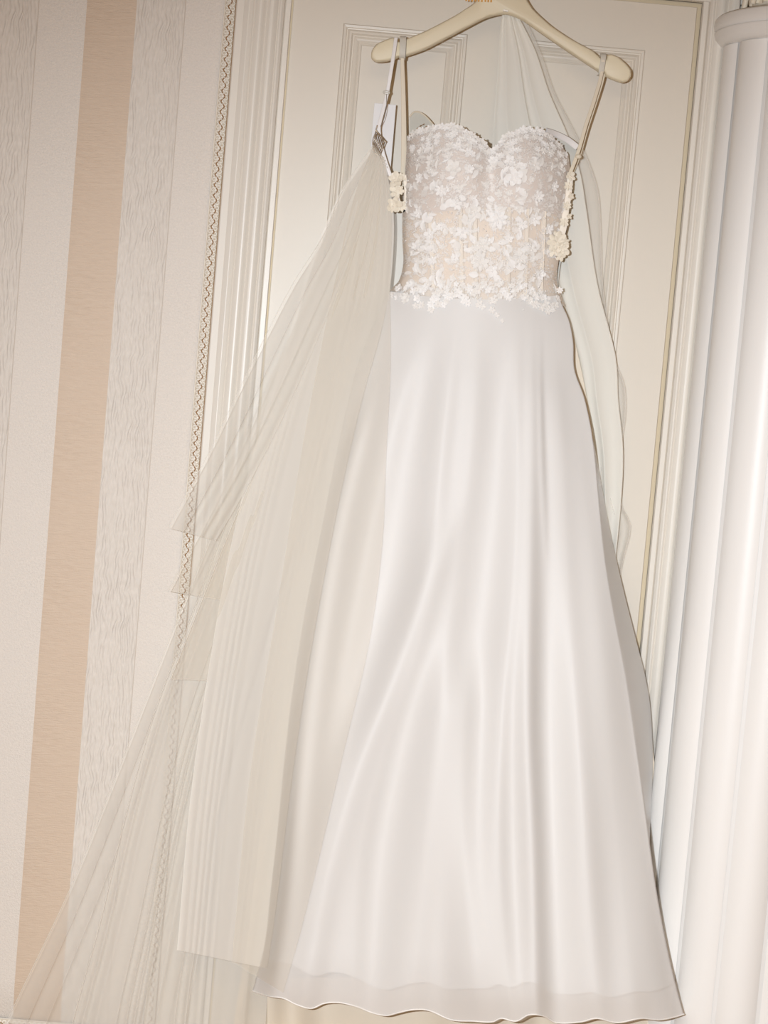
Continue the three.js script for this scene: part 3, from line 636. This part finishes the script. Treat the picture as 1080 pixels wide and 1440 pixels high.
{
  const vb = at(300, 1500, 0.1);
  const veil = thing('bridal_veil', 'sheer tulle veil with metal comb, spread out left of the dress down to the floor', 'veil', vb);
  // comb
  const cmb = [], zc = 0.113, T0 = at(529, 184, zc), T1 = at(541.5, 199, zc), B0 = at(524.5, 206, zc), B1 = at(534, 220, zc);
  for (let k = 0; k < 7; k++) { const t = k / 6, a = T0.clone().lerp(T1, t), b = B0.clone().lerp(B1, t); const m = a.clone().lerp(b, 0.5); m.z += 0.004; cmb.push(tube([a, m, b], 0.0009, 8, 6)); }
  cmb.push(tube([T0.clone().add(V3(-0.001, 0.001, 0)), T1.clone().add(V3(0.001, -0.001, 0))], 0.0016, 4, 8), tube([at(530.5, 176, zc), T0.clone(), at(535, 192, zc + 0.003), T1.clone()], 0.0011, 20, 6), tube([T0.clone(), at(524, 198, zc), B0.clone(), at(528, 216, zc), B1.clone(), at(536, 224, zc)], 0.0008, 20, 6));
  part('comb', plain(cmb), M.comb, veil, 'silver metal hair comb');
  const ws = []; for (const [x, y] of [[539, 222], [541, 226], [542, 231], [540, 230], [544, 235], [538, 226]]) { const p = at(x, y, 0.112), s = new THREE.IcosahedronGeometry(0.0016, 1); s.translate(p.x, p.y, p.z); ws.push(s); }
  part('comb_beads', plain(ws), M.pearl, veil);
  const g0 = [527, 203], g1 = [541, 226];
  // layers, from the door outwards
  selvage(part('tulle_layer', tulleSheet([[526, 204], [470, 330], [405, 480], [330, 670], [250, 868], [160, 1098], [96, 1255], [11, 1433], [-50, 1570]], [[538, 222], [548, 300], [530, 500], [500, 700], [455, 900], [415, 1100], [385, 1290], [365, 1600]], { n: 11, k: 0.75, z0: 0.106, z1: 0.085, amp: 0.004, nu: 260, nv: 70 }), M.tulle, veil, 'long bottom layer of tulle'), 260, 70, ['left']);
  selvage(part('tulle_layer', tulleSheet([[525, 202], [484, 261], [457, 318], [430, 388], [404, 480], [372, 580], [345, 680], [318, 800], [292, 950], [268, 1120], [249, 1336]], [[541, 226], [549, 268], [554, 310], [549, 400], [535, 470], [515, 540], [500, 600], [482, 680], [462, 780], [440, 900], [421, 1020], [405, 1140], [388, 1280], [376, 1362]], { n: 12, k: 0.32, z0: 0.11, z1: 0.12, amp: 0.0012, ph: 2, drape: 0.014 }), M.tulleMid, veil, 'denser middle layer of tulle'), 220, 60, []);
  selvage(part('tulle_layer', tulleSheet([[527, 207], [440, 430], [350, 650], [272, 860], [218, 1000], [176, 1150], [140, 1300], [104, 1430], [75, 1560]], [[536, 220], [490, 430], [430, 700], [370, 900], [315, 1100], [280, 1300], [262, 1430], [255, 1560]], { n: 9, k: 0.8, z0: 0.108, z1: 0.1, amp: 0.003, ph: 3 }), M.tulle, veil, 'second long layer of tulle'), 220, 60, ['left']);
  selvage(part('tulle_layer', tulleSheet([[525, 203], [500, 270], [470, 400], [430, 600], [390, 850], [350, 1100], [326, 1352]], [[541, 224], [550, 290], [549, 400], [549, 520], [543, 640], [538, 760], [520, 900], [485, 1050], [450, 1200], [420, 1320], [398, 1396]], { n: 5, k: 0.6, z0: 0.116, z1: 0.13, amp: 0.004, ph: 4, drape: 0.02 }), M.tulleFine, veil, 'thin outer layer of tulle'), 220, 60, []);
  selvage(part('tulle_layer', tulleSheet([[525, 203], [484, 263], [455, 330], [410, 402], [352, 515], [293, 637], [236, 742]], [[540, 222], [505, 330], [450, 470], [392, 600], [345, 690], [304, 760]], { n: 3, k: 0.6, z0: 0.113, z1: 0.125, amp: 0.004, ph: 4, nu: 90 }), M.tulle, veil, 'short pointed layer of tulle'), 90, 60, ['left', 'hem']);
  selvage(part('tulle_layer', tulleSheet([[527, 205], [470, 340], [395, 500], [310, 690], [236, 831]], [[538, 220], [520, 330], [450, 520], [385, 690], [325, 846]], { n: 3, k: 0.7, z0: 0.108, z1: 0.11, amp: 0.004, ph: 1, nu: 90 }), M.tulleFine, veil, 'second short layer of tulle'), 90, 60, ['left', 'hem']);
  selvage(part('tulle_layer', tulleSheet([[529, 208], [490, 340], [420, 520], [330, 730], [240, 955]], [[538, 222], [530, 340], [490, 520], [425, 740], [344, 958]], { n: 3, k: 0.7, z0: 0.109, z1: 0.118, amp: 0.004, ph: 5, nu: 90 }), M.tulleFine, veil, 'third short layer of tulle'), 90, 60, ['left', 'hem']);
}

// ------------------------------------------------------------------ tulle hung from the middle of the hanger
{
  const b = at(790, 820, 0.04);
  const shawl = thing('tulle_stole', 'white tulle stole hung from the middle of the hanger, behind the dress', 'stole', b);
  selvage(part('tulle_layer', tulleSheet([[706, 20], [702, 60], [699, 110], [694, 195], [700, 300], [730, 420], [770, 560], [800, 700], [830, 830]], [[728, 22], [752, 70], [772, 130], [798, 190], [815, 240], [825, 300], [840, 400], [866, 505], [869, 560], [876, 633], [873, 709], [865, 790], [862, 832]], { n: 4, k: 0.6, z0: 0.062, z1: 0.03, amp: 0.005, nu: 160 }), M.tulleDense, shawl, 'dense folded tulle'), 160, 60, ['right']);
  selvage(part('tulle_layer', tulleSheet([[712, 22], [730, 70], [750, 130], [770, 200], [790, 300], [805, 400], [820, 500], [830, 620], [840, 760], [846, 830]], [[738, 24], [760, 72], [780, 130], [806, 180], [826, 222], [841, 268], [845, 320], [848, 400], [866, 508], [878, 540], [880, 580], [873, 640], [874, 709], [887, 738], [876, 790], [868, 836]], { n: 3, k: 0.7, z0: 0.05, z1: 0.022, amp: 0.006, nu: 120, ph: 3 }), M.tulle, shawl, 'single outer layer of tulle'), 120, 60, []);
  const c = at(711, 15, 0.089), s = new RoundedBoxGeometry(0.009, 0.003, 0.006, 2, 0.001); s.rotateZ(-0.15); s.translate(c.x, c.y, c.z);
  part('clip', s, M.pearl, shawl, 'small bright clip');
}

// ------------------------------------------------------------------ the lamp and the flash themselves (behind the camera)
{
  const l = thing('ceiling_lamp', 'square warm ceiling lamp above the photographer, out of the picture', 'lamp', V3(-0.1, CEIL, 3.4));
  part('housing', rbox(-1.08, 0.88, CEIL - 0.045, CEIL - 0.001, 2.42, 4.38, 0.006), M.casingPaint, l);
  part('diffuser', box(-1.05, 0.85, CEIL - 0.05, CEIL - 0.045, 2.45, 4.35), M.glow, l);
}

scene.traverse((o) => { if (o.isMesh) { o.castShadow = true; o.receiveShadow = true; } });
renderer.render(scene, camera);
